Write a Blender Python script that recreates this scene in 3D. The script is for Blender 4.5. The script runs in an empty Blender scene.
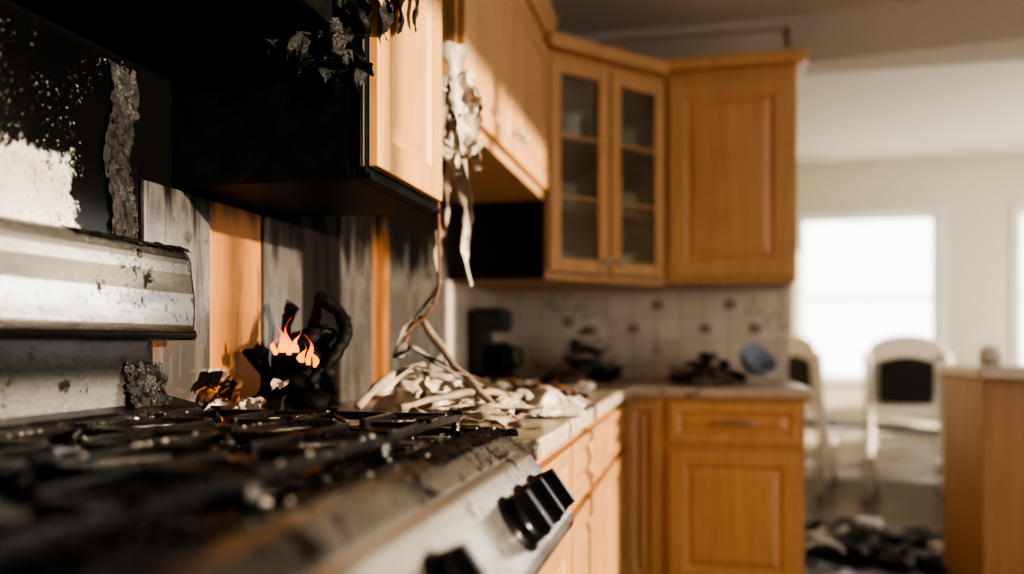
import bpy, bmesh, math, random
from mathutils import Vector, Matrix, noise
random.seed(7)
S=bpy.context.scene
# ------------------------------------------------------------------ materials
class NB:
    def __init__(s,name):
        s.m=bpy.data.materials.new(name); s.m.use_nodes=True
        s.nt=s.m.node_tree; s.n=s.nt.nodes; s.b=s.n['Principled BSDF']
        s.tc=s.n.new('ShaderNodeTexCoord').outputs['Object']
    def link(s,a,b): s.nt.links.new(a,b)
    def setin(s,inp,v):
        if hasattr(v,'is_output') : s.link(v,inp)
        else: inp.default_value=v
    def mapping(s,scale=(1,1,1),loc=(0,0,0)):
        m=s.n.new('ShaderNodeMapping'); s.link(s.tc,m.inputs['Vector'])
        m.inputs['Scale'].default_value=scale; m.inputs['Location'].default_value=loc
        return m.outputs[0]
    def noise(s,scale,detail=4,rough=.6,vec=None,dist=0):
        t=s.n.new('ShaderNodeTexNoise'); s.link(vec or s.tc,t.inputs['Vector'])
        t.inputs['Scale'].default_value=scale;t.inputs['Detail'].default_value=detail
        t.inputs['Roughness'].default_value=rough;t.inputs['Distortion'].default_value=dist
        return t.outputs['Fac']
    def xyz(s):
        t=s.n.new('ShaderNodeSeparateXYZ'); s.link(s.tc,t.inputs[0]); return t.outputs
    def math(s,op,a,b=0.,clamp=False):
        t=s.n.new('ShaderNodeMath'); t.operation=op; t.use_clamp=clamp
        s.setin(t.inputs[0],a); s.setin(t.inputs[1],b); return t.outputs[0]
    def step(s,v,lo,hi):
        t=s.n.new('ShaderNodeMapRange'); t.interpolation_type='SMOOTHSTEP'
        s.setin(t.inputs[0],v); t.inputs[1].default_value=lo;t.inputs[2].default_value=hi
        return t.outputs[0]
    def mix(s,f,a,b):
        t=s.n.new('ShaderNodeMix'); t.data_type='RGBA'
        s.setin(t.inputs[0],f)
        for i,v in ((6,a),(7,b)):
            if hasattr(v,'is_output'): s.link(v,t.inputs[i])
            else: t.inputs[i].default_value=(v[0],v[1],v[2],1)
        return t.outputs[2]
    def lerp(s,f,a,b):
        t=s.n.new('ShaderNodeMix'); s.setin(t.inputs[0],f); s.setin(t.inputs[2],a); s.setin(t.inputs[3],b)
        return t.outputs[0]
    def bump(s,h,st=.3,d=.01):
        t=s.n.new('ShaderNodeBump'); s.link(h,t.inputs['Height'])
        t.inputs['Strength'].default_value=st; t.inputs['Distance'].default_value=d
        s.link(t.outputs[0],s.b.inputs['Normal'])
    def out(s,col=None,rough=None,metal=None,spec=None):
        if col is not None:
            if hasattr(col,'is_output'): s.link(col,s.b.inputs['Base Color'])
            else: s.b.inputs['Base Color'].default_value=(*col,1)
        if rough is not None: s.setin(s.b.inputs['Roughness'],rough)
        if metal is not None: s.setin(s.b.inputs['Metallic'],metal)
        if spec is not None: s.setin(s.b.inputs['Specular IOR Level'],spec)
        return s.m

def simple(name,col,rough=.5,metal=0,var=.15,scale=30,bump=.0):
    b=NB(name); f=b.noise(scale)
    c=b.mix(f,[x*(1-var) for x in col],[min(1,x*(1+var)) for x in col])
    if bump: b.bump(f,bump,.004)
    return b.out(c,rough,metal)
def wood(name,c1,c2,soot=None,rough=.42,axis='z'):
    b=NB(name)
    sc=(14,14,1.2) if axis=='z' else (1.2,1.2,14)
    v=b.mapping(sc); f=b.noise(2.2,6,.6,v,.6); g=b.noise(14,3,.6,v)
    f=b.math('ADD',b.math('MULTIPLY',f,.75),b.math('MULTIPLY',g,.25))
    c=b.mix(b.step(f,.3,.7),c2,c1)
    big=b.noise(2.5,3,.6); c=b.mix(b.math('MULTIPLY',b.step(big,.5,.8),.35),c,[q*.45 for q in c2])
    if soot:
        z=b.xyz()[2]; n=b.noise(9,6,.7)
        m=b.math('ADD',z,b.math('MULTIPLY',b.math('SUBTRACT',n,.5),soot[2]))
        m=b.step(m,soot[0],soot[1])
        c=b.mix(m,c,(.008,.007,.006))
    b.bump(f,.08,.002)
    return b.out(c,rough)
def char(name,ash=.0,rough=.55,base=(.004,.004,.004),bumpst=.5,scale=40,spec=.15,ashcol=(.5,.47,.42)):
    b=NB(name); n=b.noise(scale,8,.7); n2=b.noise(scale*5,4,.7)
    c=b.mix(b.step(n,.35,.75),base,(base[0]*3,base[1]*2.8,base[2]*2.6))
    if ash:
        big=b.noise(14,4,.6)
        sp=b.math('MULTIPLY',b.step(n2,.64-ash*.06,.70-ash*.06),b.step(big,.52-ash*.08,.66))
        c=b.mix(sp,c,ashcol)
    b.bump(n,bumpst,.006)
    return b.out(c,rough,spec=spec)

M={}
MAPLE1=(.63,.37,.185);MAPLE2=(.52,.29,.135)
M['maple']=wood('maple_wood',MAPLE1,MAPLE2)
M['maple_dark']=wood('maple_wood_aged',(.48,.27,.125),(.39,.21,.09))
M['maple_charred']=wood('maple_wood_charred',(.60,.34,.15),(.48,.26,.10),soot=(.42,.53,.38))
M['char']=char('charred_black')
M['char_ash']=char('charred_ash_flaked',ash=1.0,rough=.30,bumpst=.8,scale=90,spec=.4,base=(.003,.003,.003))
M['char_gloss']=char('charred_smooth',rough=.45,bumpst=.12,scale=15,spec=.12)
M['iron']=char('cast_iron_ashy',ash=.35,rough=.16,base=(.004,.004,.004),bumpst=.35,scale=70,spec=.45)
M['iron_plain']=char('burner_iron',ash=.1,rough=.2,base=(.004,.004,.004),bumpst=.15,scale=60,spec=.5)
M['molding']=simple('black_trim_strip',(.006,.006,.006),.15)
M['ceiling']=simple('ceiling_paint',(.68,.62,.54),.8,var=.04)
M['wallk']=simple('kitchen_wall_paint',(.56,.49,.41),.8,var=.05)
M['cream']=simple('cream_wall_paint',(.78,.73,.58),.8,var=.03)
M['creamceil']=simple('cream_ceiling_paint',(.72,.68,.56),.8,var=.03)
M['trim']=simple('white_trim_paint',(.86,.84,.80),.45,var=.03)
M['white']=simple('white_chair_paint',(.85,.82,.76),.4,var=.05)
M['blackcloth']=simple('black_upholstery',(.015,.015,.018),.7)
M['dark']=simple('dark_plastic',(.02,.02,.022),.35)
M['knob']=simple('black_knob_plastic',(.005,.005,.006),.22,var=.3)
M['pale']=simple('scorched_plastic_pale',(.50,.44,.37),.42,var=.6,scale=22,bump=.5)
M['pale2']=simple('scorched_cloth',(.30,.24,.185),.65,var=.8,scale=18,bump=.6)
M['brown']=simple('burnt_brown',(.13,.055,.022),.6,var=.8,scale=20,bump=.4)
M['ember']=simple('scorched_orange_film',(.42,.13,.03),.35,var=.9,scale=60,bump=.4)
M['ash']=simple('grey_ash',(.20,.19,.18),.8,var=.6,scale=30,bump=.5)
M['accent']=simple('dark_accent_tile',(.30,.26,.22),.4,var=.4)
M['paper']=simple('paper_scrap',(.62,.59,.55),.7,var=.1)
M['blue']=simple('blue_ceramic',(.22,.28,.37),.4,var=.1)
M['ceramic']=simple('white_ceramic',(.75,.74,.70),.25,var=.05)
M['chrome']=simple('brushed_nickel',(.55,.53,.5),.3,1.0)
M['interior']=simple('cabinet_interior',(.46,.43,.36),.7)
def steel(name,ymask=None,zmask=None,amount=.5,col=(.60,.60,.60),rough=.2,metal=1.0,zsoft=None,ysoft=None,zscatter=.18,haze=.30):
    b=NB(name); x=b.xyz(); n=b.noise(7,7,.7); fine=b.noise(150,3,.7); mid=b.noise(28,6,.75)
    m=b.step(b.math('ADD',n,b.math('MULTIPLY',b.math('SUBTRACT',mid,.5),.7)),.72-amount*.3,.76-amount*.3)
    near=b.step(n,.42,.6)
    if ymask:
        q=b.math('ADD',x[1],b.math('MULTIPLY',b.math('SUBTRACT',mid,.5),.22))
        m=b.math('MAXIMUM',m,b.step(q,ymask,ymask+.02))
        near=b.math('MAXIMUM',near,b.step(x[1],ymask-.25,ymask))
    sp=b.math('MULTIPLY',b.step(fine,.60,.64),near)
    if zmask:
        q=b.math('ADD',x[2],b.math('MULTIPLY',b.math('SUBTRACT',mid,.5),zscatter))
        m=b.math('MAXIMUM',m,b.step(q,zmask,zmask+.015))
        m=b.math('MAXIMUM',m,b.step(x[2],zmask+.01,zmask+.05))
    m2=b.math('MAXIMUM',m,sp)
    gl=b.math('MULTIPLY',b.step(b.noise(190,2,.6),.65,.71),b.math('MULTIPLY',m,b.step(b.noise(12,3,.6),.52,.62)))
    hz=b.noise(3.5,4,.6,b.mapping((1,.6,2.5)))
    cc=b.mix(b.step(hz,.5,.72),col,[q*haze for q in col])
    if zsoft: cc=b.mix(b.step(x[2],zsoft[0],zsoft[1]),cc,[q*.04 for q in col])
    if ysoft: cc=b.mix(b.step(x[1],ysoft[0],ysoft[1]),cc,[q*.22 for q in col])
    c=b.mix(m2,cc,(.003,.003,.003)); c=b.mix(gl,c,(.4,.38,.35))
    st=b.noise(3,4,.6,b.mapping((1,1,40)))
    b.bump(b.math('ADD',b.math('MULTIPLY',m2,.6),b.math('MULTIPLY',mid,.4)),.2,.004)
    return b.out(c,b.lerp(m2,b.math('ADD',b.math('MULTIPLY',st,.14),rough-.06),.25),b.math('MULTIPLY',b.math('SUBTRACT',1.,m2),metal),.4)
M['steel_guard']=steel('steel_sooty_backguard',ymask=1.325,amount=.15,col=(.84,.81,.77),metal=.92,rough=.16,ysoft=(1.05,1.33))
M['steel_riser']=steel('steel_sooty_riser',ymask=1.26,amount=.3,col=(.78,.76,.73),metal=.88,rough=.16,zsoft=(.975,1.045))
M['steel_splash']=steel('steel_splash_panel',ymask=1.12,zmask=1.37,amount=.1,rough=.3,metal=.45,col=(.80,.78,.75),zscatter=.16,haze=.6)
M['steel_top']=steel('cooktop_enamel_sooty',amount=1.0,col=(.10,.10,.09),rough=.18,metal=.6)
M['enamel']=steel('range_enamel_light',amount=.25,col=(.50,.48,.45),rough=.22,metal=.8)
M['crest']=steel('range_rim_sooty',amount=.6,col=(.24,.235,.22),rough=.24,metal=.8)
def panelmat(name,col,soottop,amount,metal=.6,rough=.3):
    b=NB(name); x=b.xyz(); n=b.noise(5,6,.65); v=b.noise(9,4,.6,b.mapping((1,3,.35)))
    m=b.math('ADD',x[2],b.math('MULTIPLY',b.math('SUBTRACT',v,.5),.5))
    m=b.math('MAXIMUM',b.step(m,soottop-.08,soottop+.10),b.step(n,.68-amount*.3,.8-amount*.3))
    m=b.math('MAXIMUM',m,b.math('MULTIPLY',b.step(v,.5,.68),.75))
    c=b.mix(m,b.mix(v,[q*.45 for q in col],col),(.006,.005,.005))
    b.bump(n,.15,.01)
    return b.out(c,b.lerp(m,rough,.35),b.math('MULTIPLY',b.math('SUBTRACT',1.,m),metal),.3)
M['pan_grey']=panelmat('panel_steel_grey',(.36,.34,.32),1.34,.2,.8,.22)
M['pan_grey2']=panelmat('panel_steel_grey_sooty',(.34,.32,.30),1.28,.40,.8,.22)
M['pan_orange']=panelmat('panel_sunlit_orange',(.66,.30,.11),1.36,.12,.3,.4)  # warm sun patches on the wall, painted in as orange panel colour
M['pan_black']=panelmat('panel_soot_black',(.03,.02,.015),1.0,.8,.1,.35)
b=NB('counter_laminate'); f=b.noise(120,3,.7); g=b.noise(14,5,.6)
c=b.mix(b.step(f,.4,.6),(.40,.33,.25),(.62,.55,.46)); c=b.mix(b.step(g,.54,.70),c,(.12,.09,.07))
M['counter']=b.out(c,.3)
M['islandtop']=simple('island_countertop',(.60,.50,.40),.3,var=.2,scale=80)
b=NB('backsplash_tile')
t=b.n.new('ShaderNodeTexBrick'); sw=b.n.new('ShaderNodeCombineXYZ'); xx=b.xyz()
b.link(b.math('ADD',xx[0],xx[1]),sw.inputs[0]); b.link(xx[2],sw.inputs[1]); b.link(sw.outputs[0],t.inputs['Vector'])
t.inputs['Scale'].default_value=1; t.inputs['Brick Width'].default_value=.11; t.inputs['Row Height'].default_value=.11
t.offset=0; t.inputs['Mortar Size'].default_value=.003
t.inputs['Color1'].default_value=(.80,.73,.63,1);t.inputs['Color2'].default_value=(.68,.61,.52,1);t.inputs['Mortar'].default_value=(.52,.46,.39,1)
g=b.noise(11,7,.75); c=b.mix(b.math('MULTIPLY',b.step(g,.54,.70),.75),t.outputs['Color'],(.22,.19,.16))
M['tile']=b.out(c,.35)
b=NB('dark_wood_floor')
t=b.n.new('ShaderNodeTexBrick'); sw=b.n.new('ShaderNodeCombineXYZ'); xx=b.xyz()
b.link(xx[1],sw.inputs[0]); b.link(xx[0],sw.inputs[1]); b.link(sw.outputs[0],t.inputs['Vector'])
t.inputs['Scale'].default_value=1;t.inputs['Brick Width'].default_value=1.1;t.inputs['Row Height'].default_value=.12
t.inputs['Mortar Size'].default_value=.003
t.inputs['Color1'].default_value=(.10,.065,.045,1);t.inputs['Color2'].default_value=(.065,.042,.03,1);t.inputs['Mortar'].default_value=(.01,.008,.006,1)
g=b.noise(3,5,.6,b.mapping((10,1,1)))
M['floor']=b.out(b.mix(g,t.outputs['Color'],(.05,.035,.025)),.3,spec=.35)
m=bpy.data.materials.new('cabinet_glass'); m.use_nodes=True; nt=m.node_tree; nt.nodes.clear()
o=nt.nodes.new('ShaderNodeOutputMaterial');mx=nt.nodes.new('ShaderNodeMixShader');tr=nt.nodes.new('ShaderNodeBsdfTransparent');gl=nt.nodes.new('ShaderNodeBsdfGlossy')
gl.inputs['Roughness'].default_value=.15; tr.inputs[0].default_value=(.90,.94,.90,1); mx.inputs[0].default_value=.2
nt.links.new(tr.outputs[0],mx.inputs[1]);nt.links.new(gl.outputs[0],mx.inputs[2]);nt.links.new(mx.outputs[0],o.inputs[0]); M['glass']=m
b=NB('flame'); z=b.xyz()[2]; fn=b.noise(60,3,.6)
b.out((0,0,0),1); b.link(b.mix(b.step(b.math('ADD',z,b.math('MULTIPLY',b.math('SUBTRACT',fn,.5),.04)),.005,.05),(1,.30,.02),(1,.085,.002)),b.b.inputs['Emission Color']); b.b.inputs['Emission Strength'].default_value=2.6
M['flame']=b.m

# ------------------------------------------------------------------ geometry helpers
def root(name,loc=(0,0,0)):
    e=bpy.data.objects.new(name,None); e.empty_display_size=.05; e.location=loc
    S.collection.objects.link(e); return e
def finish(bm,name,mat,parent=None,mw=None,smooth=False,bevel=0,seg=2):
    bmesh.ops.recalc_face_normals(bm,faces=bm.faces)
    me=bpy.data.meshes.new(name); bm.to_mesh(me); bm.free()
    mats=mat if isinstance(mat,(list,tuple)) else [mat]
    for q in mats: me.materials.append(M[q])
    if smooth:
        for p in me.polygons: p.use_smooth=True
    ob=bpy.data.objects.new(name,me); S.collection.objects.link(ob)
    if mw is not None: ob.matrix_world=mw
    if parent:
        ob.parent=parent; ob.matrix_parent_inverse=Matrix.Translation(-Vector(parent.location))
    if bevel:
        md=ob.modifiers.new('bevel','BEVEL'); md.width=bevel; md.segments=seg; md.limit_method='ANGLE'
        md.harden_normals=False
    return ob
def addbox(bm,lo,hi,mi=0):
    v=[bm.verts.new((x,y,z)) for x in (lo[0],hi[0]) for y in (lo[1],hi[1]) for z in (lo[2],hi[2])]
    for f in ((0,1,3,2),(4,6,7,5),(0,4,5,1),(2,3,7,6),(0,2,6,4),(1,5,7,3)):
        q=bm.faces.new([v[i] for i in f]); q.material_index=mi
def box(name,lo,hi,mat,parent=None,bevel=.002,mw=None):
    bm=bmesh.new(); addbox(bm,lo,hi); return finish(bm,name,mat,parent,mw,bevel=bevel)
def addcyl(bm,p0,p1,r0,r1=None,seg=20,mi=0):
    p0=Vector(p0);p1=Vector(p1); r1=r0 if r1 is None else r1
    d=(p1-p0).normalized(); a=d.orthogonal().normalized(); c=d.cross(a)
    A=[];B=[]
    for i in range(seg):
        t=2*math.pi*i/seg; o=a*math.cos(t)+c*math.sin(t)
        A.append(bm.verts.new(p0+o*r0)); B.append(bm.verts.new(p1+o*r1))
    for i in range(seg):
        f=bm.faces.new((A[i],A[(i+1)%seg],B[(i+1)%seg],B[i])); f.material_index=mi; f.smooth=True
    f=bm.faces.new(A[::-1]);f.material_index=mi; f=bm.faces.new(B);f.material_index=mi
def tube(bm,pts,radii,seg=8,mi=0,jit=0):
    pts=[Vector(p) for p in pts]; rings=[]
    for i,p in enumerate(pts):
        d=(pts[min(i+1,len(pts)-1)]-pts[max(i-1,0)]).normalized()
        up=Vector((0,0,1)) if abs(d.z)<.9 else Vector((1,0,0))
        a=d.cross(up).normalized(); c=d.cross(a); r=radii[i] if isinstance(radii,(list,tuple)) else radii
        rg=[]
        for k in range(seg):
            t=2*math.pi*k/seg; rr=r*(1+jit*random.uniform(-1,1))
            rg.append(bm.verts.new(p+(a*math.cos(t)+c*math.sin(t))*rr))
        rings.append(rg)
    for i in range(len(rings)-1):
        for k in range(seg):
            f=bm.faces.new((rings[i][k],rings[i][(k+1)%seg],rings[i+1][(k+1)%seg],rings[i+1][k])); f.material_index=mi; f.smooth=True
    for rg in (rings[0],rings[-1]):
        f=bm.faces.new(rg); f.material_index=mi
def spline(pts,n=8):
    pts=[Vector(p) for p in pts]; out=[]
    P=[pts[0]]+pts+[pts[-1]]
    for i in range(1,len(P)-2):
        for k in range(n):
            t=k/n; a,b_,c,d=P[i-1],P[i],P[i+1],P[i+2]
            out.append(.5*((2*b_)+(-a+c)*t+(2*a-5*b_+4*c-d)*t*t+(-a+3*b_-3*c+d)*t**3))
    out.append(pts[-1]); return out
def lathe(bm,prof,c,seg=28,mi=0,rot=None):
    rings=[]
    for r,z in prof:
        rg=[]
        for k in range(seg):
            t=2*math.pi*k/seg; p=Vector((max(r,.0004)*math.cos(t),max(r,.0004)*math.sin(t),z))
            if rot: p=rot@p
            rg.append(bm.verts.new(p+Vector(c)))
        rings.append(rg)
    for i in range(len(rings)-1):
        for k in range(seg):
            f=bm.faces.new((rings[i][k],rings[i][(k+1)%seg],rings[i+1][(k+1)%seg],rings[i+1][k])); f.smooth=True; f.material_index=mi
    f=bm.faces.new(rings[0]);f.material_index=mi;f=bm.faces.new(rings[-1]);f.material_index=mi
def extrude_profile(name,prof,y0,y1,mat,parent,bevel=.003,smooth=False):
    bm=bmesh.new(); A=[bm.verts.new((x,y0,z)) for x,z in prof]; B=[bm.verts.new((x,y1,z)) for x,z in prof]; n=len(prof)
    for i in range(n): bm.faces.new((A[i],A[(i+1)%n],B[(i+1)%n],B[i]))
    bm.faces.new(A); bm.faces.new(B)
    return finish(bm,name,mat,parent,bevel=bevel,seg=3)
def crumple(bm,fn,nu=30,nv=20,amp=.02,fr=14,mi=0,seed=0,ragged=.0,zmin=None):
    off=Vector((seed*3.1,seed*1.7,seed*.9)); g=[]
    for i in range(nu+1):
        row=[]
        for j in range(nv+1):
            p=Vector(fn(i/nu,j/nv)); q=p*fr+off
            d=noise.turbulence_vector(q,3,False)
            w=p+Vector(d)*amp
            if zmin is not None and w.z<zmin: w.z=zmin+.0005
            row.append(bm.verts.new(w))
        g.append(row)
    for i in range(nu):
        for j in range(nv):
            edge=min(i,j,nu-1-i,nv-1-j)
            if ragged and noise.noise(Vector((i*.45+seed*7,j*.45,seed)))>(.55-ragged+edge*.18): continue
            f=bm.faces.new((g[i][j],g[i+1][j],g[i+1][j+1],g[i][j+1])); f.material_index=mi; f.smooth=True
def chunk(bm,c,s,mi=0,flat=.5,seed=0,zmin=None):
    r=bmesh.ops.create_icosphere(bm,subdivisions=2,radius=1)
    R=Matrix.Rotation(random.uniform(0,6.3),3,'Z')@Matrix.Rotation(random.uniform(-.6,.6),3,'X')
    sx,sy,sz=s*random.uniform(.6,1.4),s*random.uniform(.5,1.1),s*flat*random.uniform(.5,1.2)
    vs=r['verts']
    for v in vs:
        n=noise.noise(v.co*1.7+Vector((seed,seed*.3,0)))*.7
        q=v.co*(1+n); v.co=R@Vector((q.x*sx,q.y*sy,q.z*sz))+Vector(c)
        if zmin is not None and v.co.z<zmin: v.co.z=zmin
    for v in vs:
        for f in v.link_faces: f.material_index=mi
def rubble(name,c,ext,n,size,mats,parent=None,shards=.5,peak=1.0):
    bm=bmesh.new()
    for i in range(n):
        a=random.uniform(0,6.28); r=math.sqrt(random.random())
        x=c[0]+ext[0]*r*math.cos(a); y=c[1]+ext[1]*r*math.sin(a)
        s=random.uniform(*size); z=c[2]+s*.35+ext[2]*(1-r)**peak*random.random()
        mi=random.randrange(len(mats))
        if random.random()<shards:
            d=Vector((random.uniform(-1,1),random.uniform(-1,1),random.uniform(-.15,.35))).normalized()*s*2
            p=Vector((x,y,z+s*.2)); tube(bm,[p-d*.6,p+d*.1+Vector((0,0,s*.15)),p+d*.6],[s*.14,s*.2,s*.08],5,mi,.4)
        else: chunk(bm,(x,y,z),s,mi,.45,i)
    for v in bm.verts:
        if v.co.z<c[2]: v.co.z=c[2]+random.uniform(0,.0005)
    return finish(bm,name,mats,parent)
def door(name,w,h,mw,mat='maple',parent=None,glass=False,t=.02,fw=.055,knob=None):
    bm=bmesh.new()
    addbox(bm,(0,-t,0),(fw,0,h)); addbox(bm,(w-fw,-t,0),(w,0,h))
    addbox(bm,(fw,-t,0),(w-fw,0,fw)); addbox(bm,(fw,-t,h-fw),(w-fw,0,h))
    if glass:
        for k in range(1,3):
            z=fw+(h-2*fw)*k/3; addbox(bm,(fw,-t*.8,z-.006),(w-fw,-.002,z+.006))
    else:
        def frustum(a,b_,ya,yb):
            v=[]
            for (m_,y) in ((a,ya),(b_,yb)):
                v.append([bm.verts.new(p) for p in ((m_,y,m_),(w-m_,y,m_),(w-m_,y,h-m_),(m_,y,h-m_))])
            for i in range(4): bm.faces.new((v[0][i],v[0][(i+1)%4],v[1][(i+1)%4],v[1][i]))
            return v
        frustum(fw-.004,fw+.012,-t*.95,-.007)
        v=frustum(fw+.012,fw+.04,-.007,-t*.85); bm.faces.new(v[1])
    ob=finish(bm,name,mat,parent,mw,bevel=.003)
    if glass:
        bm=bmesh.new(); addbox(bm,(fw-.003,-.006,fw-.003),(w-fw+.003,-.003,h-fw+.003)); finish(bm,name+'_glass','glass',parent,mw)
    if knob:
        bm=bmesh.new()
        lathe(bm,[(.005,0),(.005,.012),(.012,.02),(.013,.026),(.008,.031),(0,.032)],(knob[0],-t,knob[1]),16,rot=Matrix.Rotation(math.pi/2,3,'X'))
        finish(bm,name+'_knob','chrome',parent,mw)
    return ob
def LM(x,y,z): return Matrix.Translation((x,y,z))@Matrix.Rotation(math.pi/2,4,'Z')
def BM_(x,y,z): return Matrix.Translation((x,y,z))

# ------------------------------------------------------------------ room shell
WX=-.98; BY=3.955; CE=2.56; RX=3.1; FY=7.2; NY=-1.9
box('floor',(WX-.1,NY-.1,-.1),(RX+.1,FY+.1,0),'floor',bevel=0)
box('ceiling',(WX-.1,NY-.1,CE),(RX+.1,BY+.05,CE+.1),'ceiling',bevel=0)
box('ceiling',(WX-.1,BY+.05,CE),(RX+.1,FY+.1,CE+.1),'creamceil',bevel=0)
b=NB('left_wall_sooted'); x=b.xyz(); n=b.noise(4,6,.65)
m_=b.step(b.math('ADD',x[1],b.math('MULTIPLY',b.math('SUBTRACT',n,.5),1.4)),2.6,3.1)
b.bump(b.noise(30,6,.7),.4,.01)
M['wall_left']=b.out(b.mix(m_,(.003,.003,.003),(.45,.39,.31)),.6,spec=.06)
box('wall_left',(WX-.1,NY,0),(WX,FY,CE),'wall_left',bevel=0)
box('wall_back',(WX,BY,0),(.39,BY+.12,CE),'wallk',bevel=0)
bm=bmesh.new()
P8=[(.39,BY-.02),(RX,BY-.42),(RX,BY+.14),(.39,BY+.14)]
A=[bm.verts.new((x_,y_,2.345)) for x_,y_ in P8];B=[bm.verts.new((x_,y_,CE)) for x_,y_ in P8]
for i in range(4): bm.faces.new((A[i],A[(i+1)%4],B[(i+1)%4],B[i]))
bm.faces.new(A);bm.faces.new(B); finish(bm,'trim_header_beam','wallk')
box('trim_crown',(WX,BY-.05,CE-.05),(.385,BY-.001,CE-.001),'wallk',bevel=.01)
box('wall_near',(WX,NY-.1,0),(RX,NY,CE),'wallk',bevel=0)
def wall_with_windows_x(name,x0,x1,y0,y1,wins,mat):
    bm=bmesh.new(); cur=y0
    for a,b_,z0,z1 in wins:
        addbox(bm,(x0,cur,0),(x1,a,CE)); 
        if z0>0: addbox(bm,(x0,a,0),(x1,b_,z0))
        addbox(bm,(x0,a,z1),(x1,b_,CE)); cur=b_
    addbox(bm,(x0,cur,0),(x1,y1,CE)); finish(bm,name,mat)
wall_with_windows_x('wall_right',RX,RX+.1,NY,FY,[(-.45,2.0,.12,2.5),(4.6,6.8,.6,2.3)],'cream')
bm=bmesh.new(); cur=WX
for a,b_ in ((.80,1.85),(2.42,3.0)):
    addbox(bm,(cur,FY,0),(a,FY+.1,CE)); addbox(bm,(a,FY,0),(b_,FY+.1,.80)); addbox(bm,(a,FY,2.13),(b_,FY+.1,CE)); cur=b_
addbox(bm,(cur,FY,0),(RX,FY+.1,CE)); finish(bm,'wall_far','cream')
def window_y(name,a,b_,z0,z1,y):
    bm=bmesh.new(); t=.035
    addbox(bm,(a-.05,y-.02,z0-.05),(a,y,z1+.05)); addbox(bm,(b_,y-.02,z0-.05),(b_+.05,y,z1+.05))
    addbox(bm,(a,y-.02,z1),(b_,y,z1+.05)); addbox(bm,(a-.07,y-.05,z0-.04),(b_+.07,y,z0))
    addbox(bm,(a,y+.03,z0),(a+t,y+.07,z1));addbox(bm,(b_-t,y+.03,z0),(b_,y+.07,z1))
    addbox(bm,(a+t,y+.03,z0),(b_-t,y+.07,z0+t));addbox(bm,(a+t,y+.03,z1-t),(b_-t,y+.07,z1))
    zm=(z0+z1)/2; addbox(bm,(a+t,y+.03,zm-.012),(b_-t,y+.07,zm+.012))
    finish(bm,name,'trim',bevel=.003)
window_y('window_1',.80,1.85,.80,2.13,FY); window_y('window_2',2.42,3.0,.80,2.13,FY)
def window_x(name,a,b_,z0,z1,x,nm):
    bm=bmesh.new(); t=.05
    for q in [a+(b_-a)*i/nm for i in range(nm+1)]:
        q=min(max(q,a+t/2),b_-t/2); addbox(bm,(x+.03,q-t/2,z0),(x+.07,q+t/2,z1))
    for z in (z0+t/2,z1-t/2): addbox(bm,(x+.031,a,z-t/2),(x+.069,b_,z+t/2))
    for (p,q) in ((a-.07,a),(b_,b_+.07)): addbox(bm,(x-.02,p,z0-.05),(x,q,z1+.05))
    finish(bm,name,'trim')
window_x('window_3',-.45,2.0,.12,2.5,RX,3); window_x('added_fill_window',4.6,6.8,.6,2.3,RX,2)  # last one is an unseen opening, added to brighten the dining room
box('baseboard_far',(WX,FY-.018,0),(RX,FY,.12),'trim')
box('baseboard_back',(.39,BY,0),(.405,BY+.12,.12),'trim')
r=root('backsplash',(-.3,BY-.005,1.13))
box('tiles_back',(WX+.012,BY-.012,.917),(.39,BY-.001,1.334),'tile',r,bevel=0)
box('tiles_left',(WX+.001,3.13,.917),(WX+.012,BY-.012,1.334),'tile',r,bevel=0)
bm=bmesh.new()
for (x_,z_) in ((-.62,1.19),(-.31,1.155),(-.20,1.265),(.02,1.155),(.13,1.265),(.24,1.155)):
    s_=.026
    addbox(bm,(x_-s_,BY-.014,z_-.022),(x_+s_,BY-.012,z_+.022))
finish(bm,'accent_tiles','accent',r)
# ------------------------------------------------------------------ left wall panelling
r=root('wall_panelling',(WX+.01,2.2,1.2))
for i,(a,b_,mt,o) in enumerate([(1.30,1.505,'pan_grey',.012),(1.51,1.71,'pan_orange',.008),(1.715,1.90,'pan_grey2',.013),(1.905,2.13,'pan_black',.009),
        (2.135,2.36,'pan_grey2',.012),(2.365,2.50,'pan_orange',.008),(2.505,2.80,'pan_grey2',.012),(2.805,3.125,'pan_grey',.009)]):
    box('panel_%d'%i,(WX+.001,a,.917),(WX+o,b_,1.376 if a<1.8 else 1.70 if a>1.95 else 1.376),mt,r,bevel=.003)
bm=bmesh.new(); nu,nv=40,30
g=[[bm.verts.new((WX+.004+.004*noise.noise(Vector((0,y_*5,z_*5))),y_,z_)) for z_ in [.95+.62*j/nv for j in range(nv+1)]] for y_ in [.2+1.09*i/nu for i in range(nu+1)]]
for i in range(nu):
    for j in range(nv): bm.faces.new((g[i][j],g[i+1][j],g[i+1][j+1],g[i][j+1]))
finish(bm,'steel_sheet','steel_splash',r,smooth=True)
bm=bmesh.new()
crumple(bm,lambda u,v:(WX+.010,1.21+.065*u+.01*math.sin(v*9),1.56-.31*v),20,70,.0045,60,0,8,ragged=.3)
finish(bm,'soot_crust_strip',['char_ash'],r,smooth=True)

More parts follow.
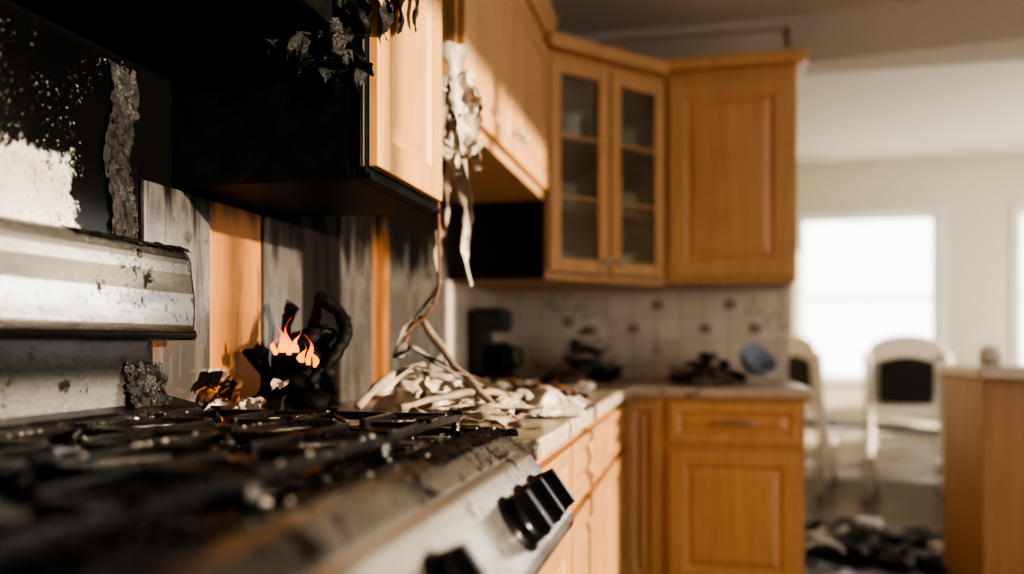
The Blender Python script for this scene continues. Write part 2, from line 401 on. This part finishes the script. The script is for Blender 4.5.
# ------------------------------------------------------------------ gas range
R=root('gas_range',(-.62,.9,.5)); Y0,Y1=.36,1.40
box('body',(-.955,Y0+.01,.08),(-.33,Y1-.01,.88),'enamel',R,.004)
box('toe_kick',(-.93,Y0+.03,0),(-.37,Y1-.03,.08),'dark',R)
prof=[(-.955,.86),(-.955,.925),(-.90,.93),(-.89,.918),(-.400,.918),(-.388,.930),(-.370,.936),(-.345,.936),(-.325,.928),(-.300,.900),(-.300,.86)]
extrude_profile('cooktop',prof,Y0,Y1,['crest'],R,.004)
prof=[(-.3095,.86),(-.3095,.9095),(-.302,.9005),(-.285,.895),(-.214,.797),(-.208,.785),(-.212,.772),(-.235,.755),(-.30,.745),(-.33,.745),(-.33,.86)]
extrude_profile('control_panel',prof,Y0+.004,Y1-.004,['enamel'],R,.004)
box('cooktop_well',(-.885,Y0+.02,.9185),(-.402,Y1-.02,.9205),'steel_top',R,.001)
bm=bmesh.new()
def crest(u,v): 
    y=1.0+(Y1-1.0)*u; x=-.400+.08*v; z=.9215+.0165*math.sin(v*math.pi*.9)
    return (x,y,z)
crumple(bm,crest,150,24,.003,60,0,3,ragged=.56)
def crest2(u,v): return (-.402+.02*v,Y0+.8*u,.9215+.012*v)
crumple(bm,crest2,150,6,.004,40,0,13,ragged=.40)
def rim(u,v): return (-.89+.58*u,Y1-.035+.035*v,.924+.012*math.sin(v*math.pi))
crumple(bm,rim,90,10,.005,30,0,5,ragged=.3)
finish(bm,'soot_crust',['char_ash'],R,smooth=True)
box('oven_door',(-.33,Y0+.015,.24),(-.275,Y1-.015,.735),'enamel',R,.006)
box('oven_window',(-.2755,Y0+.17,.36),(-.272,Y1-.17,.60),'char_gloss',R,.002)
bm=bmesh.new(); tube(bm,[(-.22,Y0+.08,.68),(-.22,Y1-.08,.68)],.013,14)
for y in (Y0+.11,Y1-.11): tube(bm,[(-.28,y,.68),(-.22,y,.68)],.009,10)
finish(bm,'oven_handle','chrome',R)
box('storage_drawer',(-.33,Y0+.015,.085),(-.28,Y1-.015,.23),'enamel',R,.006)
nrm=Vector((.81,0,.587)).normalized(); tang=Vector((0,1,0))
for i,y in enumerate((.52,.79,1.10,1.20,1.295)):
    bm=bmesh.new(); c=Vector((-.243,y,.8365)); a=tang; d=nrm.cross(a)
    rot=Matrix((a,d,nrm)).transposed()
    lathe(bm,[(.043,0),(.043,.004),(.037,.007),(.036,.020),(.033,.024),(0,.025)],c,36,rot=rot)
    vs=[]
    for (sx,sy,sz) in [(x,yy,z) for x in (-.009,.009) for yy in (-.034,.034) for z in (.02,.040)]:
        vs.append(bm.verts.new(c+rot@Vector((sx*(1 if sz<.03 else .7),sy*(1 if sz<.03 else .92),sz))))
    for f in ((0,1,3,2),(4,6,7,5),(0,4,5,1),(2,3,7,6),(0,2,6,4),(1,5,7,3)): bm.faces.new([vs[k] for k in f])
    finish(bm,'knob_%d'%(i+1),'knob',R,bevel=.0015)
bi=0
for y in (.53,.86,1.22):
    for x_ in (-.77,-.51):
        bi+=1; bm=bmesh.new()
        rr=.055 if (bi%2) else .048
        lathe(bm,[(rr*1.5,0),(rr*1.45,.004),(rr*1.05,.006),(rr*.98,.016),(rr,.018),(rr*1.02,.026),(rr*.95,.030),(rr*.3,.031),(0,.031)],(x_,y,.9205),32)
        finish(bm,'burner_%d'%bi,'iron_plain',R)
gi=0
for (a,b_) in ((.385,.70),(.71,1.035),(1.045,1.375)):
    gi+=1; bm=bmesh.new(); zt=.962; bw=.0055; xl,xr=-.872,-.412
    def bar(p,q,h=.014,w=bw): 
        lo=(min(p[0],q[0])-(w if p[0]==q[0] else 0),min(p[1],q[1])-(w if p[1]==q[1] else 0),zt-h)
        hi=(max(p[0],q[0])+(w if p[0]==q[0] else 0),max(p[1],q[1])+(w if p[1]==q[1] else 0),zt)
        addbox(bm,lo,hi)
    ym=(a+b_)/2; xm=(xl+xr)/2
    bar((xl,a),(xr,a));bar((xl,b_),(xr,b_));bar((xl,a),(xl,b_));bar((xr,a),(xr,b_));bar((xm,a),(xm,b_))
    for x_ in ((xl+xm)/2,(xm+xr)/2):
        bar((x_,a),(x_,ym-.028));bar((x_,ym+.028),(x_,b_))
        L=(xm-xl)/2
        bar((x_-L,ym),(x_-.028,ym));bar((x_+.028,ym),(x_+L,ym))
        for sx in (-1,1):
            for sy in (-1,1):
                p=Vector((x_+sx*L,ym+sy*(b_-a)/2,zt-.006)); q=Vector((x_+sx*.045,ym+sy*.06,zt-.006))
                tube(bm,[p,q],[.006,.005],6)
    for x_ in (xl,xm,xr):
        for y in (a,b_):
            addcyl(bm,(x_,y,zt-.01),(x_,y,.921),.008,.010,10)
    for y in (a,ym,b_):
        for x_ in (xl,xm,xr):
            addbox(bm,(x_-.012,y-.004,zt-.002),(x_+.012,y+.004,zt+.006))
    finish(bm,'grate_%d'%gi,'iron',R,bevel=.002)
bm=bmesh.new()
for i in range(800):
    x_=random.uniform(-.9,-.33); y=random.uniform(.45,1.39); s=random.choice((.001,.0014,.002,.0032))
    z=.9215
    if x_>-.40: z=.936
    elif random.random()<.25: z=.9625; 
    if z==.9625: x_=random.choice((-.872,-.642,-.412))+random.uniform(-.004,.004)
    chunk(bm,(x_,y,z+s*.3),s,random.choice((0,0,1,2)),.6,i)
finish(bm,'ash_fragments',['char_ash','ash','paper'],R)
def arc(cx,cz,r,a0,a1,n=6): return [(cx+r*math.cos(math.radians(a0+(a1-a0)*i/n)),cz+r*math.sin(math.radians(a0+(a1-a0)*i/n))) for i in range(n+1)]
Yc=Y1-.065
prof=[(-.972,1.10)]+arc(-.900,1.115,.015,-90,0)+[(-.884,1.14),(-.885,1.17),(-.890,1.205)]+arc(-.925,1.222,.034,0,90)+[(-.972,1.258)]
extrude_profile('backguard_console',prof,Y0,Yc,'steel_guard',R,.014)
box('backguard_riser',(-.972,Y0+.005,.90),(-.935,Y1-.12,1.10),'steel_riser',R,.004)
prof=arc(-.898,1.098,.010,-90,90)+[(-.965,1.108),(-.965,1.088)]
extrude_profile('backguard_molding',prof,Y0,Yc+.005,'molding',R,.003)
prof=arc(-.915,.955,.02,-90,60)+[(-.96,.985),(-.96,.93)]
extrude_profile('backguard_foot',prof,Y0,Y1-.03,'char_ash',R,.003)
bm=bmesh.new()
crumple(bm,lambda u,v:(-.935+.045*v,1.05+.28*u,1.2565+.002*math.sin(v*3)-.012*v*v),110,14,.003,60,0,9,ragged=.50)
crumple(bm,lambda u,v:(-.932+.02*v,1.20+.10*u,1.05-.10*v),50,40,.008,50,0,14,ragged=.45)
finish(bm,'melted_soot',['char_ash'],R,smooth=True)

# ------------------------------------------------------------------ charred range hood above
H=root('range_hood',(-.8,.85,1.9))
box('hood_shell',(WX+.002,.45,1.64),(-.63,1.372,1.78),'char_gloss',H,.01)
box('hood_flue',(WX+.002,.70,1.78),(-.72,1.15,CE-.002),'char_gloss',H,.004)
bm=bmesh.new()
crumple(bm,lambda u,v:(-.87+.29*u,1.376,1.86-(.29+.07*noise.noise(Vector((u*7,3,1))))*v*(.6+.55*u)),90,70,.026,26,0,2,ragged=.25)
crumple(bm,lambda u,v:(-.78+.20*u,1.365-.02*v,1.75-.19*v*(1-.5*abs(u-.5))),70,50,.026,34,0,4,ragged=.28)
crumple(bm,lambda u,v:(-.555,1.39+.22*u,1.86-.19*v*(1-.6*u+.3*math.sin(u*17))),50,24,.018,30,0,6,ragged=.25)
finish(bm,'burnt_insulation',['char_ash'],H,smooth=True)

# ------------------------------------------------------------------ upper cabinet next to the hood (charred)
UF=-.585; UTOP=2.265
C=root('upper_cabinet',(-.78,1.61,1.8))
bm=bmesh.new(); addbox(bm,(WX+.002,1.395,1.38),(UF-.02,1.80,UTOP)); finish(bm,'carcass','char_gloss',C,bevel=.003)
box('face_frame_edge',(UF-.02,1.395,1.38),(UF,1.80,UTOP),'char_gloss',C,.002)
box('steel_corner_trim',(UF-.010,1.389,1.40),(UF-.003,1.3945,1.66),'chrome',C,.001)
door('door_panel',.38,.84,LM(UF,1.402,1.402),'maple_charred',C,fw=.06)
box('bottom_rail',(UF,1.395,1.378),(UF+.008,1.802,1.390),'char_gloss',C,.002)
# ------------------------------------------------------------------ second upper (shorter) 
C=root('upper_cabinet',(-.78,2.5,1.95)); 
box('carcass',(WX+.002,1.95,1.635),(UF-.02,3.14,UTOP),'maple',C)
bm=bmesh.new(); addbox(bm,(UF-.02,1.95,1.635),(UF,3.14,UTOP)); finish(bm,'face_frame','maple',C,bevel=.002)
door('door_left',.575,.54,LM(UF,1.965,1.665),'maple',C,knob=(.54,.07)); door('door_right',.575,.54,LM(UF,2.55,1.665),'maple',C,knob=(.035,.07))
extrude_profile('crown',[(UF-.03,UTOP),(UF+.015,UTOP),(UF+.05,UTOP+.05),(UF+.05,UTOP+.065),(UF-.03,UTOP+.065)],1.95,3.15,'maple',C,.003)
# ------------------------------------------------------------------ diagonal glass corner cabinet
C=root('corner_display_cabinet',(-.65,3.6,1.8)); zb,zt=1.335,2.225
P=[(WX+.002,3.15),(UF,3.15),(-.157,3.625),(-.157,BY-.002),(WX+.002,BY-.002)]
def prism(name,pts,z0,z1,mat,par,bev=.002):
    bm=bmesh.new(); A=[bm.verts.new((x,y,z0)) for x,y in pts]; B=[bm.verts.new((x,y,z1)) for x,y in pts]; n=len(pts)
    for i in range(n): bm.faces.new((A[i],A[(i+1)%n],B[(i+1)%n],B[i]))
    bm.faces.new(A);bm.faces.new(B); return finish(bm,name,mat,par,bevel=bev)
prism('bottom',P,zb,zb+.025,'maple',C); prism('top',P,zt-.03,zt,'maple',C)
box('side_panel_charred',(WX+.002,3.147,zb),(UF-.003,3.168,zt-.03),'char',C)
box('side_panel_right',(-.175,3.63,zb+.025),(-.158,BY-.002,zt-.03),'maple',C)
box('back_a',(WX+.002,3.17,zb+.025),(WX+.012,BY-.002,zt-.03),'interior',C); box('back_b',(WX+.012,BY-.012,zb+.025),(-.18,BY-.002,zt-.03),'interior',C)
Pi=[(WX+.015,3.175),(UF-.02,3.175),(-.19,3.64),(-.19,BY-.015),(WX+.015,BY-.015)]
for i,z in enumerate((1.62,1.90)): prism('shelf_%d'%i,Pi,z,z+.016,'maple_dark',C)
ang=math.atan2(.475,.428); dl=math.hypot(.475,.428)
mwd=Matrix.Translation((UF,3.15,0))@Matrix.Rotation(ang,4,'Z')
bm=bmesh.new()
addbox(bm,(0,0,zb+.025),(.035,.02,zt-.03));addbox(bm,(dl-.035,0,zb+.025),(dl,.02,zt-.03))
addbox(bm,(dl/2-.016,0,zb+.025),(dl/2+.016,.02,zt-.03))
finish(bm,'face_frame','maple',C,mwd,bevel=.002)
wd=(dl-.03)/2
door('glass_door_left',wd,.83,mwd@Matrix.Translation((.01,0,zb+.03)),'maple',C,glass=True,knob=(wd-.03,.05))
door('glass_door_right',wd,.83,mwd@Matrix.Translation((.02+wd,0,zb+.03)),'maple',C,glass=True,knob=(.03,.05))
cr=[(UF-.02,3.13),(UF+.03,3.11),(-.13,3.575),(-.13,3.66),(-.2,3.7),(UF-.02,3.25)]
prism('crown',cr,zt,zt+.055,'maple',C,.008)
bm=bmesh.new()
for k0,(x_,y_,z_) in enumerate(((-.58,3.36,zb+.026),(-.34,3.62,zb+.026),(-.56,3.36,1.637),(-.34,3.62,1.637),(-.53,3.40,1.917),(-.34,3.64,1.917))):
    if k0%3!=1:
        for k in range(7): lathe(bm,[(.03,0),(.07,.012),(.072,.014),(.03,.006)],(x_,y_,z_+.013*k),20)
    else: lathe(bm,[(.03,0),(.045,.002),(.055,.11),(.05,.11),(.04,.006)],(x_,y_,z_),20)
finish(bm,'dishes','ceramic',C)
# ------------------------------------------------------------------ back wall upper cabinet
C=root('upper_cabinet',(.115,3.8,1.8)); z0=1.345
box('carcass',(-.155,3.645,z0),(.39,BY-.002,UTOP-.02),'maple',C)
box('face_frame',(-.155,3.625,z0),(.39,3.645,UTOP-.02),'maple',C)
door('door_panel',.50,.83,BM_(-.132,3.625,z0+.025),'maple',C,fw=.07)
prism('crown',[(-.17,3.575),(.43,3.575),(.43,BY-.002),(-.155,BY-.002)],UTOP-.02,UTOP+.035,'maple',C,.012)

# ------------------------------------------------------------------ base cabinets
C=root('base_cabinet',(-.65,2.4,.45)); BF=-.305
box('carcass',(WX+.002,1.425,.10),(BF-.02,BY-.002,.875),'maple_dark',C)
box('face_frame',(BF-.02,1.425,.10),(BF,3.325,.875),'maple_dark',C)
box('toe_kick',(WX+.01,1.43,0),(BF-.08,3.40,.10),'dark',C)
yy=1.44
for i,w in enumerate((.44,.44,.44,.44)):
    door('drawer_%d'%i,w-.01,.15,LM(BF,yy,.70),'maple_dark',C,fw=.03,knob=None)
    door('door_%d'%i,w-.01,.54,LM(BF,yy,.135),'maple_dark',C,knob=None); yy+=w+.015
C=root('base_cabinet',(.05,3.65,.45)); FYb=3.345
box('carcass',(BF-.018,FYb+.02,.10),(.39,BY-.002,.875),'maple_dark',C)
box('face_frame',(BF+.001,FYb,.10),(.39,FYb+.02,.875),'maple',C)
box('end_panel',(.372,FYb+.02,.10),(.392,BY-.002,.875),'maple',C)
box('toe_kick',(BF-.07,FYb+.08,0),(.385,BY-.01,.10),'dark',C)
door('narrow_door',.135,.72,BM_(BF+.012,FYb,.135),'maple',C,fw=.035)
door('drawer_front',.50,.155,BM_(-.125,FYb,.70),'maple',C,fw=.035,knob=None)
bm=bmesh.new(); tube(bm,spline([(.06,FYb-.02,.778),(.075,FYb-.045,.778),(.185,FYb-.045,.778),(.20,FYb-.02,.778)]),.006,8); finish(bm,'drawer_pull','chrome',C)
door('door_panel',.50,.54,BM_(-.125,FYb,.135),'maple',C,fw=.065)
prism('countertop',[(WX+.002,1.412),(-.275,1.412),(-.275,3.315),(.415,3.315),(.415,BY-.013),(WX+.014,BY-.013),(WX+.014,1.43)],.877,.915,'counter',None,.006)

# ------------------------------------------------------------------ debris on counter
CT=.916
D=root('charred_debris_mound',(-.83,1.62,CT)); 
bm=bmesh.new()
for i in range(26):
    a=random.uniform(0,6.28); r_=random.uniform(0,.09); z=random.uniform(.02,.19)
    chunk(bm,(-.83+r_*math.cos(a)*(1-z*2.5),1.62+r_*math.sin(a)*(1-z*2.5),CT+z),random.uniform(.025,.05),0,.8,i+50,zmin=CT)
crumple(bm,lambda u,v:(-.90+.15*u,1.67-.06*u,CT+.005+(.22+.04*math.sin(u*11))*v),30,30,.035,16,0,21,ragged=.15,zmin=CT)
crumple(bm,lambda u,v:(-.93+.1*u,1.56+.05*v,CT+.005+(.14+.05*math.sin(u*9))*v),24,24,.03,16,0,22,ragged=.2,zmin=CT)
tube(bm,spline([(-.80,1.60,1.00),(-.76,1.64,1.06),(-.75,1.67,1.10),(-.77,1.69,1.15),(-.82,1.68,1.19)]),[.014]*33,8,0,.3)
finish(bm,'charred_mass',['char'],D,smooth=True)
for i,(x_,y_,z_,h,rr0) in enumerate(((-.815,1.515,1.065,.060,.010),(-.803,1.52,1.06,.075,.008),(-.790,1.525,1.065,.045,.010),(-.768,1.535,1.040,.060,.009),(-.757,1.54,1.035,.040,.008),(-.83,1.515,1.060,.035,.007),(-.78,1.53,1.045,.035,.008))):
    bm=bmesh.new(); rings=[]; n=20
    for k in range(n+1):
        t=k/n; r_=rr0*math.sin(math.pi*min(1,t*1.1+.12))**.8*(1-t)**.7 if t<1 else .0003
        r_=max(r_,.0003); sw=.010*math.sin(t*5+i*1.7)*t; tw=t*4+i
        ring=[]
        for j in range(14):
            q=2*math.pi*j/14
            lob=1+.35*math.sin(2*q+tw)+.15*noise.noise(Vector((q,t*6,i)))
            ring.append(bm.verts.new((r_*lob*math.cos(q)+sw,r_*.7*lob*math.sin(q)+sw*.5,h*t)))
        rings.append(ring)
    for k in range(n):
        for j in range(14): bm.faces.new((rings[k][j],rings[k][(j+1)%14],rings[k+1][(j+1)%14],rings[k+1][j]))
    finish(bm,'flame_%d'%i,'flame',D,Matrix.Translation((x_,y_,z_)),smooth=True)

bm=bmesh.new()
for i in range(18):
    x_=random.uniform(-.95,-.76); y_=random.uniform(1.437,1.485); s=random.uniform(.018,.032)
    def f(u,v,x_=x_,y_=y_,s=s,i=i): return (x_+(u-.5)*s*1.6,y_+(v-.5)*s+.1*s*math.sin(u*5),CT+.01+1.2*s*v+.022*(i%4))
    crumple(bm,f,12,12,.014,25,(0,1,2,3,0,1)[i%6],i+30,ragged=.1,zmin=CT)
for v in bm.verts: v.co.y=max(v.co.y,1.416)
finish(bm,'scorched_wrapping',['brown','pale','ember','char'],None,smooth=True)

D=root('melted_plastic_sheeting',(-.5,1.9,CT))
bm=bmesh.new()
def mound(cx,cy,rx,ry,h,ph): 
    def f(u,v):
        a=(u-.5)*2;b2=(v-.5)*2; q=max(0,1-a*a*.8-b2*b2*.8)
        return (cx+rx*a+.02*math.sin(b2*5+ph),cy+ry*b2,CT+.008+h*q*(.7+.3*math.sin(a*7+ph)*math.cos(b2*5)))
    return f
crumple(bm,mound(-.61,1.80,.085,.11,.11,0),60,60,.034,16,0,41,ragged=.05,zmin=CT)
crumple(bm,mound(-.49,1.84,.11,.11,.065,2),60,60,.030,18,0,42,ragged=.05,zmin=CT)
crumple(bm,mound(-.39,2.00,.105,.18,.055,4),60,60,.024,15,0,43,ragged=.05,zmin=CT)
crumple(bm,mound(-.48,1.64,.12,.07,.030,5),40,30,.022,18,1,44,ragged=.1,zmin=CT)
crumple(bm,mound(-.66,1.98,.06,.06,.13,1),30,30,.032,14,2,46,ragged=.05,zmin=CT)
finish(bm,'crumpled_sheets',['pale','pale2','ash'],D,smooth=True)
bm=bmesh.new()
def rib(pts,w,mi=0,n=8,tw=2.0,ph=0):
    c=spline(pts,n); prev=None
    for i,p in enumerate(c):
        t=i/(len(c)-1); ww=(w[0]*(1-t)+w[1]*t)*(1+.55*noise.noise(Vector((t*14,ph,0)))); a=ph+tw*t*3
        o=Vector((math.cos(a),math.sin(a)*.8,.15*math.sin(a*2)))*ww*.5; jt=Vector((math.sin(a),-math.cos(a),0))*ww*.3
        wob=Vector(noise.turbulence_vector(p*30+Vector((ph,0,0)),2,False))*.006
        cur=[bm.verts.new(p-o+wob),bm.verts.new(p-o*.4+jt),bm.verts.new(p+o*.4-jt*.6),bm.verts.new(p+o-wob)]
        if prev:
            for k in range(3):
                f=bm.faces.new((prev[k],prev[k+1],cur[k+1],cur[k])); f.smooth=True; f.material_index=mi
        prev=cur
def stick(p,q,r,mi=0,bend=.01):
    p=Vector(p);q=Vector(q); pts=[p.lerp(q,t)+Vector((0,0,bend*math.sin(t*3.14)))+Vector((random.uniform(-.003,.003),)*3) for t in [i/10 for i in range(11)]]
    tube(bm,pts,[r*random.uniform(.8,1.15) for _ in pts],8,mi,.15)
stick((-.67,1.93,1.145),(-.42,1.72,.935),.009,0,-.01)
stick((-.70,1.62,.95),(-.62,1.80,1.03),.010,0,.02)
stick((-.60,1.60,.95),(-.40,1.90,.96),.008,0,.02)
finish(bm,'broken_sticks',['pale2','brown','pale'],D)
bm=bmesh.new()
rib([(-.68,1.72,.97),(-.63,1.73,1.03),(-.58,1.78,1.02),(-.50,1.80,1.01),(-.42,1.86,.95)],(.05,.03),0,ph=1)
rib([(-.60,1.66,.94),(-.50,1.64,.955),(-.42,1.72,.95),(-.36,1.84,.94),(-.31,2.0,.935)],(.04,.05),1,ph=.2,tw=.6)
rib([(-.68,1.80,1.05),(-.65,1.80,1.08),(-.62,1.86,1.05),(-.55,1.9,1.0)],(.05,.03),2,ph=2)
finish(bm,'plastic_strips',['pale','pale2','ash'],D,smooth=True)
D2=root('hanging_melted_strips',(-.56,1.93,1.5))
bm=bmesh.new()
rib([(-.575,1.90,1.80),(-.560,1.90,1.62),(-.565,1.91,1.50),(-.545,1.92,1.40),(-.555,1.93,1.31),(-.54,1.93,1.225)],(.060,.018),0,n=14,tw=1.6,ph=.4)
rib([(-.58,1.89,1.70),(-.585,1.89,1.60),(-.595,1.90,1.52),(-.588,1.90,1.42),(-.598,1.905,1.34)],(.035,.010),1,n=14,tw=2.2,ph=1.6)
rib([(-.56,1.92,1.72),(-.535,1.92,1.62),(-.528,1.93,1.56),(-.52,1.93,1.50)],(.06,.02),1,n=14,tw=1.2,ph=2.6)
rib([(-.59,1.87,1.68),(-.60,1.87,1.55),(-.605,1.88,1.44),(-.60,1.88,1.36),(-.61,1.88,1.27),(-.605,1.88,1.22),(-.66,1.85,1.14),(-.69,1.83,1.08)],(.030,.010),1,n=12,tw=2.5,ph=0)
tube(bm,spline([(-.60,1.86,1.42),(-.598,1.86,1.30),(-.60,1.86,1.21),(-.625,1.85,1.15),(-.66,1.84,1.12),(-.68,1.82,1.05)]),.004,7,2)
crumple(bm,lambda u,v:(-.60+.075*u,1.88+.03*u,1.72-.24*v*(1-.4*abs(u-.4))),30,46,.028,24,0,61,ragged=.2)
finish(bm,'strips',['pale','pale2','brown'],D2,smooth=True)

D=root('coffee_maker',(-.86,3.45,CT))
box('base',(-.95,3.36,CT),(-.79,3.56,CT+.035),'dark',D,.01); box('column',(-.95,3.38,CT+.035),(-.89,3.54,CT+.30),'dark',D,.012)
box('brew_head',(-.95,3.37,CT+.22),(-.80,3.55,CT+.32),'dark',D,.02)
bm=bmesh.new(); lathe(bm,[(.045,0),(.06,.03),(.062,.07),(.045,.12),(.04,.135),(0,.137)],(-.835,3.46,CT+.036),24); tube(bm,spline([(-.79,3.46,CT+.15),(-.75,3.46,CT+.14),(-.75,3.46,CT+.08),(-.785,3.46,CT+.07)]),.008,8); finish(bm,'carafe','char_gloss',D)
rubble('burnt_utensil_pile',(-.50,3.70,CT),(.17,.10,.26),120,(.02,.05),['char','ash','brown','pale2','dark','pale'],shards=.5)
rubble('burnt_rubble_heap',(.03,3.62,CT),(.16,.12,.13),90,(.02,.045),['char','dark','brown','ash','pale2'],shards=.4)
rubble('ash_rubble',(-.62,2.98,CT),(.24,.36,.03),150,(.01,.035),['ash','pale2','brown','char','char'],shards=.4)
rubble('ash_rubble',(-.6,2.38,CT),(.28,.20,.05),110,(.01,.035),['ash','pale2','brown','char','char'],shards=.4)
bm=bmesh.new(); rt=Matrix.Rotation(math.radians(38),3,'X')@Matrix.Rotation(.45,3,'Y')
lathe(bm,[(.035,0),(.04,.0),(.062,.02),(.078,.05),(.082,.07),(.078,.07),(.056,.024),(.03,.008),(0,.007)],(.21,3.66,CT+.062),28,rot=rt); finish(bm,'blue_bowl','blue')

# ------------------------------------------------------------------ island
D=root('kitchen_island',(1.7,3.85,.5))
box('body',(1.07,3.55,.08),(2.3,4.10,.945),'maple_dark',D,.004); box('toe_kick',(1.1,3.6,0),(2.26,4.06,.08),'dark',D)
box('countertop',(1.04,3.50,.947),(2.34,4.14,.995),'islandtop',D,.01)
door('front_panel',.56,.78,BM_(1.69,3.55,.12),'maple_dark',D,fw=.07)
bm=bmesh.new(); lathe(bm,[(.03,0),(.045,.015),(.05,.04),(.035,.07),(.028,.08),(.024,.08),(.03,.06),(0,.01)],(1.22,3.95,.996),24); finish(bm,'ceramic_vase','ceramic')

# ------------------------------------------------------------------ dining chairs
def chair(loc,rotz,arms=True):
    E=root('dining_chair',loc); mw=Matrix.Translation(loc)@Matrix.Rotation(rotz,4,'Z')
    def fin(bm,n,mt,**k): 
        return finish(bm,n,mt,E,mw,**k)
    bm=bmesh.new(); addbox(bm,(-.24,-.22,.44),(.24,.24,.475)); fin(bm,'seat','white',bevel=.015)
    bm=bmesh.new(); addbox(bm,(-.21,-.18,.475),(.21,.21,.505)); fin(bm,'cushion','blackcloth',bevel=.012)
    for i,(sx,sy) in enumerate(((-1,-1),(1,-1),(-1,1),(1,1))):
        bm=bmesh.new()
        if sy<0: tube(bm,[(sx*.26,-.27,0),(sx*.23,-.22,.45),(sx*.23,-.225,.6),(sx*.245,-.27,1.02)],[.026,.032,.032,.032],10)
        else: tube(bm,[(sx*.245,.25,0),(sx*.22,.21,.46)],[.022,.028],10)
        fin(bm,'leg_%d'%(i+1),'white')
    bm=bmesh.new(); n=16; top=[(-.25+.5*k/n,1.02+.13*math.sqrt(max(0,1-(2*k/n-1)**2))) for k in range(n+1)]
    pr=[(-.25,.60)]+top+[(.25,.60)]
    def yb(z): return -.235-.045*(z-.6)/.5
    A=[bm.verts.new((x_,yb(z_)-.018,z_)) for x_,z_ in pr];B=[bm.verts.new((x_,yb(z_)+.012,z_)) for x_,z_ in pr]; N=len(pr)
    for i in range(N): bm.faces.new((A[i],A[(i+1)%N],B[(i+1)%N],B[i]))
    bm.faces.new(A);bm.faces.new(B); fin(bm,'back_frame','white',bevel=.008)
    bm=bmesh.new(); 
    pr=[(-.16,.68),(-.17,.75)]+[(-.17+.34*k/n,.96+.04*math.sin(math.pi*k/n)) for k in range(n+1)]+[(.17,.75),(.16,.68)]
    A=[bm.verts.new((x_,yb(z_)-.030,z_)) for x_,z_ in pr];B=[bm.verts.new((x_,yb(z_)+.022,z_)) for x_,z_ in pr]; N=len(pr)
    for i in range(N): bm.faces.new((A[i],A[(i+1)%N],B[(i+1)%N],B[i]))
    bm.faces.new(A);bm.faces.new(B); fin(bm,'back_pad','blackcloth',bevel=.006)
    bm=bmesh.new()
    tube(bm,[(-.225,-.23,.54),(.225,-.23,.54)],.02,8)
    for z in (.16,.30): tube(bm,[(-.24,-.25,z),(.24,-.25,z)],.022,8); tube(bm,[(-.24,.24,z),(.24,.24,z)],.018,8)
    for sx in (-1,1): tube(bm,[(sx*.242,-.26,.22),(sx*.242,.245,.22)],.018,8)
    fin(bm,'stretchers','white')
    if arms:
        bm=bmesh.new()
        for sx in (-1,1): tube(bm,spline([(sx*.235,-.24,.70),(sx*.27,0,.69),(sx*.265,.18,.67)]),.018,8); tube(bm,[(sx*.262,.15,.67),(sx*.235,.16,.47)],.013,8)
        fin(bm,'arms','white')
chair((1.41,6.35,0),math.radians(-10))
chair((.93,6.62,0),math.radians(-60),False)
T=root('side_table',(2.5,6.55,.4)); box('top',(2.15,6.25,.72),(2.9,6.9,.755),'white',T,.006)
bm=bmesh.new()
for x_ in (2.2,2.85):
    for y_ in (6.3,6.85): tube(bm,[(x_,y_,0),(x_,y_,.722)],[.02,.028],10)
finish(bm,'legs','white',T)

# ------------------------------------------------------------------ floor debris
rubble('floor_debris',(.95,4.75,0),(.5,.45,.08),190,(.03,.07),['char','char','char','ash','dark'],shards=.3)
bm=bmesh.new()
for i in range(6):
    x_=random.uniform(.6,1.25); y_=random.uniform(4.3,5.2); s=random.uniform(.05,.10)
    crumple(bm,lambda u,v,x_=x_,y_=y_,s=s:(x_+(u-.5)*s*2,y_+(v-.5)*s*1.4,.07+.02*math.sin(u*4)),10,8,.03,10,0,i+80,ragged=.1)
finish(bm,'paper_scraps','paper',None,smooth=True)

# ------------------------------------------------------------------ light
W=bpy.data.worlds.new('World'); S.world=W; W.use_nodes=True
bg=W.node_tree.nodes['Background']; bg.inputs[0].default_value=(1.0,.96,.90,1); bg.inputs[1].default_value=3.6
sd=Vector((-1,.30,-.17)).normalized()
L=bpy.data.lights.new('sun','SUN'); L.energy=9.5; L.angle=math.radians(1.2); L.color=(1,.81,.58)
lo=bpy.data.objects.new('sun',L); S.collection.objects.link(lo); lo.rotation_euler=sd.to_track_quat('-Z','Y').to_euler(); lo.location=(6,0,4)

# ------------------------------------------------------------------ camera
cam=bpy.data.cameras.new('camera'); co=bpy.data.objects.new('camera',cam); S.collection.objects.link(co)
co.location=(0,0,1.08); co.rotation_euler=(math.pi/2,0,math.radians(12.8))
cam.sensor_width=36; cam.lens=36*830/1024; cam.shift_y=(345-287)/1024
cam.clip_start=.02
cam.dof.use_dof=True; cam.dof.focus_distance=1.5; cam.dof.aperture_fstop=1.1
S.camera=co
S.view_settings.view_transform='AgX'
try: S.view_settings.look='AgX - High Contrast'
except Exception as e: print(e)
S.view_settings.exposure=.12
